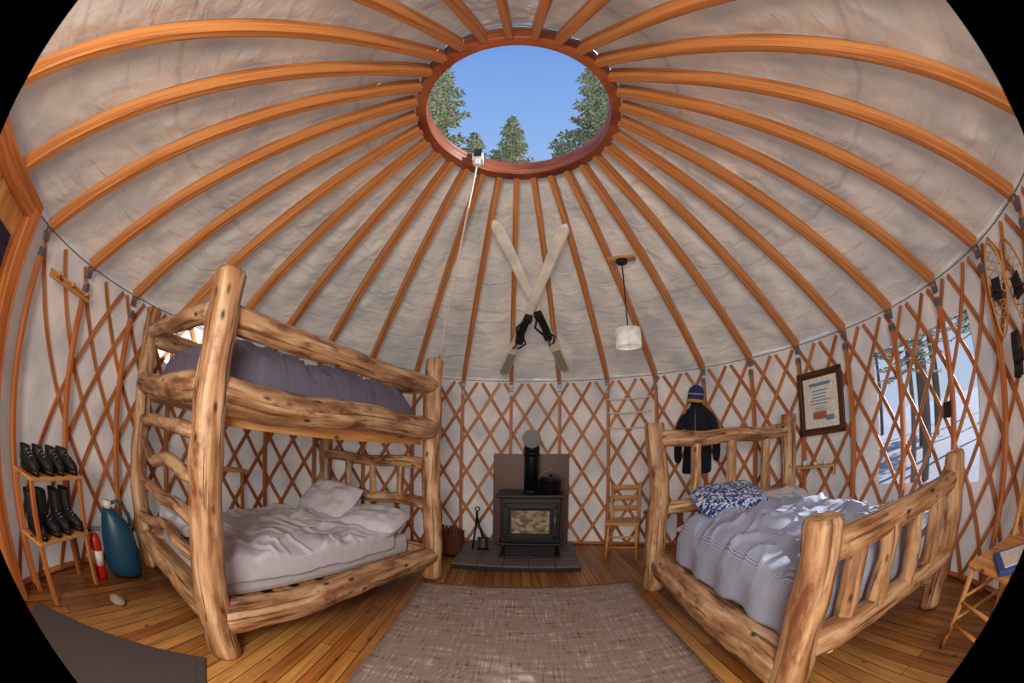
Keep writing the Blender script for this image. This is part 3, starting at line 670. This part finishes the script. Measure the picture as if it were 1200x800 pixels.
# ---------------------------------------------------------------- shoe rack
raz=-112.0;l,rt=onwall(raz,2.80,0)
rk=thing('shoe_rack',"two-tier pine shoe rack against the wall","shoe rack",loc=l,rot=rt)
for z in(.37,.73): mb=MB();mb.box((0,0,z),(.58,.24,.025));obj('shelf',mb,'pine',rk,bevel=.004)
for x in(-.27,.27):
    for y in(-.1,.1): mb=MB();mb.box((x,y,.37),(.03,.03,.74));obj('leg',mb,'stud',rk)
def shoe(name,label,group,tall):
    s=thing(name,label,"shoe" if not tall else "boot",group=group)
    H=.24 if tall else .13
    mb=MB()
    mb.loft([((0,-.12,.035),(.01,0,0),(0,0,.01)),((0,-.11,.045),(.034,0,0),(0,0,.028)),((0,-.06,.055),(.045,0,0),(0,0,.04)),((0,.0,.065),(.042,0,0),(0,0,.05)),((0,.06,.06),(.038,0,0),(0,0,.045)),((0,.115,.055),(.03,0,0),(0,0,.038)),((0,.125,.05),(.01,0,0),(0,0,.015))],16)
    mb.loft([((0,.045,.06),(.042,0,0),(0,.065,0)),((0,.05,H*.6),(.04,0,0),(0,.058,0)),((0,.055,H),(.044,0,0),(0,.06,0)),((0,.055,H+.01),(.04,0,0),(0,.056,0)),((0,.055,H-.03),(.032,0,0),(0,.046,0))],16)
    obj('upper',mb,'black',s,sub=1)
    mb=MB();mb.loft([((0,0,0),(.042,0,0),(0,.125,0)),((0,0,.02),(.046,0,0),(0,.13,0)),((0,0,.03),(.042,0,0),(0,.125,0))],20);obj('sole',mb,'iron',s)
    mb=MB()
    for k in range(3): mb.tube([(-.03,-.05+k*.025,.09+k*.012),(0,-.055+k*.025,.104+k*.012),(.03,-.05+k*.025,.09+k*.012)],.003,5)
    obj('laces',mb,'galv',s);return s
sA=shoe('walking_shoe',"black lace-up shoe on the upper rack shelf","shoes on the upper rack shelf",False)
sB=shoe('winter_boot',"tall black boot on the lower rack shelf","boots on the lower rack shelf",True)
RM=Matrix.Rotation(rt[2],3,'Z')
for src,z in((sA,.7435),(sB,.3835)):
    for k in range(4):
        o=src if k==0 else dup(src)
        o.location=l+RM@V((-.205+.137*k,0,z));o.rotation_euler=(0,0,rt[2]+(.1 if k%2 else -.08))
# extinguisher
ex=thing('fire_extinguisher',"small red fire extinguisher standing by the wall","fire extinguisher",loc=(-2.70,-.64,0),rot=(0,0,1.2))
mb=MB();mb.lathe([(0,0),(.05,0),(.052,.01),(.052,.27),(.04,.31),(.02,.33),(0,.33)],28);obj('cylinder',mb,'red',ex)
mb=MB();mb.lathe([(.0525,.1),(.0528,.1),(.0528,.21),(.0525,.21)],28);obj('label_band',mb,'white',ex)
mb=MB();mb.box((0,0,.345),(.03,.03,.03));mb.box((.03,0,.37),(.09,.015,.012));mb.box((.03,0,.35),(.07,.015,.01));obj('valve',mb,'galv',ex)
mb=MB();mb.tube([(-.01,0,.345),(-.06,0,.33),(-.065,0,.2),(-.06,0,.1)],.009,8);obj('hose',mb,'black',ex)
# jug
jg=thing('water_jug',"large dark teal plastic water jug on the floor","jug",loc=(-2.69,-.38,0),rot=(0,0,1.1))
mb=MB();mb.loft([sec(0,.13,.1),sec(.02,.165,.12),sec(.15,.17,.125),sec(.32,.155,.115,0,-.01),sec(.42,.12,.09,0,-.03),sec(.48,.07,.06,0,-.06),sec(.51,.035,.035,0,-.08)],24);obj('body',mb,'teal',jg,sub=1)
mb=MB();mb.lathe([(.035,.5),(.04,.5),(.04,.55),(0,.55)],18,c=(-.08,0,0));obj('cap',mb,'white',jg)
mb=MB();mb.tube([(.11,0,.38),(.11,0,.47),(.02,0,.56),(-.06,0,.53)],.014,8);obj('handle',mb,'teal',jg)
# ---------------------------------------------------------------- outdoors
mb=MB()
def gr(u,v):
    r=3.3+46*v*v if v>0 else 3.2;a=u*360;p=pol(a,r,0);p.z=-.45+.035*max(0,r-6)+.25*noise.noise(V((p.x*.2,p.y*.2,0)))*min(1,(r-3)/5);return p
mb.grid(gr,96,30);o=struct('ground',mb,'snow')
def pine(name,h,seed,z0=.15,wf=.17,dens=4.5,per=7):
    random.seed(seed);t=thing(name,"tall snow-dusted pine tree outside the yurt","tree",group="pine trees outside")
    mb=MB();mb.tube([(0,0,-.8),(0,0,h*.5),(0,0,h)],[.02*h**.7*.9,.014*h**.7*.7,.01],10);obj('trunk',mb,'trunk',t)
    mb=MB();n=int(h*dens)
    for i in range(n):
        k=z0+(1-z0)*i/n;z=h*k;rl=(1-k)**.8*h*wf*(.7+.5*random.random())+.12
        for j in range(per):
            a=random.random()*2*pi;L=rl*(.6+.5*random.random());dr=-.15-.2*random.random()
            dx=V((math.cos(a),math.sin(a),0));sd=V((-dx.y,dx.x,0));m_=max(3,int(L/.18))
            for q in range(m_):
                s0=q/m_;c=dx*L*s0+V((0,0,z+L*dr*s0+.12*L*s0*s0))
                wdt=(.10+.20*L*(1-s0)*s0*2)*(.7+.6*random.random())
                for sg in(-1,1):
                    b0=len(mb.v);tip=c+dx*(.16+.1*random.random())+sd*sg*wdt+V((0,0,-.05*random.random()-.02))
                    mb.v+=[c,c+dx*.12,tip,c+V((0,0,-.04))+sd*sg*wdt*.5];mb.face([b0,b0+1,b0+2,b0+3],[(0,0)]*4,0,False)
    obj('foliage',mb,'needle',t);return t
cam=V((-.022,-1.872,0))
def at(az,dist): return cam+V((math.sin(rad(az))*dist,math.cos(rad(az))*dist,-.3))
T1=pine('pine_tree',17,1,z0=.42,wf=.24,dens=4.2,per=6)
specs=[(-18.5,11.0,57),(-.7,13.5,48.4),(-8,18,45.8),(19.5,11.0,57),(9,19,44)]
for k,(a,dd,el) in enumerate(specs):
    o=T1 if k==0 else dup(T1);p=at(a,dd);sc=(1.304+math.tan(rad(el))*dd+.3)/17;o.location=(p.x,p.y,-.3);o.scale=(sc,)*3;o.rotation_euler=(0,0,a)
T2=pine('pine_tree',12,5,z0=.3,wf=.12,dens=4)
tl_=[(6.8,3.5,.9),(8.6,2.4,1.1),(10.2,5.2,1),(10.6,3.3,1.05),(12.6,4.6,1.1),(12.5,6.8,1),(15.5,5.2,1.2),(7.6,5.3,.8),(14.5,8.6,1.1),(17,3.2,1.1),(13,2.0,1.0),(20,7,1.2),(18.5,10.5,1.2),(9.3,7.8,.9),(22,4.2,1.2),(6.2,1.5,.6)]
for k,(x,y,sc) in enumerate(tl_):
    o=T2 if k==0 else dup(T2);o.location=(x,y,-.3);o.scale=(sc,)*3;o.rotation_euler=(0,0,k*1.3)
sun_blocker=pine('pine_tree',8.1,9,z0=.70,wf=.30,dens=16,per=10);sun_blocker.location=(9,-2.1,-.3)  # out-of-view tree, its crown added to keep window sun off the rug
# ---------------------------------------------------------------- world / lights
w=bpy.data.worlds.new("sky");bpy.context.scene.world=w;w.use_nodes=True;nt=w.node_tree;bg=nt.nodes["Background"]
tc=N(nt,"ShaderNodeTexCoord");sp_=N(nt,"ShaderNodeSeparateXYZ");nt.links.new(tc.outputs["Generated"],sp_.inputs[0])
r=ramp(nt,[(0,S((205,220,240))),(.3,S((190,210,238))),(.65,S((150,186,234))),(.95,S((100,148,224)))],sp_.outputs[2]);nt.links.new(r.outputs[0],bg.inputs[0]);bg.inputs[1].default_value=1.05
sl=bpy.data.lights.new("sun","SUN");sl.energy=10;sl.angle=rad(.6);sl.color=(1,.94,.84);so=bpy.data.objects.new("sun",sl);C.objects.link(so)
SA=105
sd=V((math.sin(rad(SA))*math.cos(rad(28)),math.cos(rad(SA))*math.cos(rad(28)),math.sin(rad(28))))
so.rotation_euler=sd.to_track_quat('Z','Y').to_euler()
al=bpy.data.lights.new("rear_fill_light","AREA");al.shape='RECTANGLE';al.size=1.0;al.size_y=1.2;al.energy=84;al.color=(1,.92,.80)  # soft fill lamp added behind the camera; no open door stands here
ao=bpy.data.objects.new("rear_fill_light",al);C.objects.link(ao);ao.location=(-.3,-2.85,1.6);ao.rotation_euler=V((0,-1,.12)).to_track_quat('Z','Y').to_euler()
# ---------------------------------------------------------------- camera
cd=bpy.data.cameras.new("camera");cd.type='PANO';cd.sensor_fit='HORIZONTAL';cd.sensor_width=36;cd.sensor_height=24;cd.clip_start=.01;cd.lens=13.7
for tgt in (cd,getattr(cd,'cycles',None)):
    if tgt is None: continue
    try:
        tgt.panorama_type='FISHEYE_EQUISOLID';tgt.fisheye_lens=456.5*36/1200;tgt.fisheye_fov=rad(180.5)
    except Exception as e: print("cam",e)
co=bpy.data.objects.new("camera",cd);C.objects.link(co)
p,yaw,roll=rad(15.09),rad(.10),rad(.78)
F=V((0,math.cos(p),math.sin(p)));U=V((0,-math.sin(p),math.cos(p)));X=V((1,0,0))
X2=math.cos(roll)*X+math.sin(roll)*U;U2=math.cos(roll)*U-math.sin(roll)*X
mt=Matrix.Rotation(yaw,3,'Z')@Matrix((X2,U2,-F)).transposed()
mw=mt.to_4x4();mw.translation=V((-.022,-1.872,1.304));co.matrix_world=mw
bpy.context.scene.camera=co
bpy.context.scene.view_settings.view_transform='Standard'
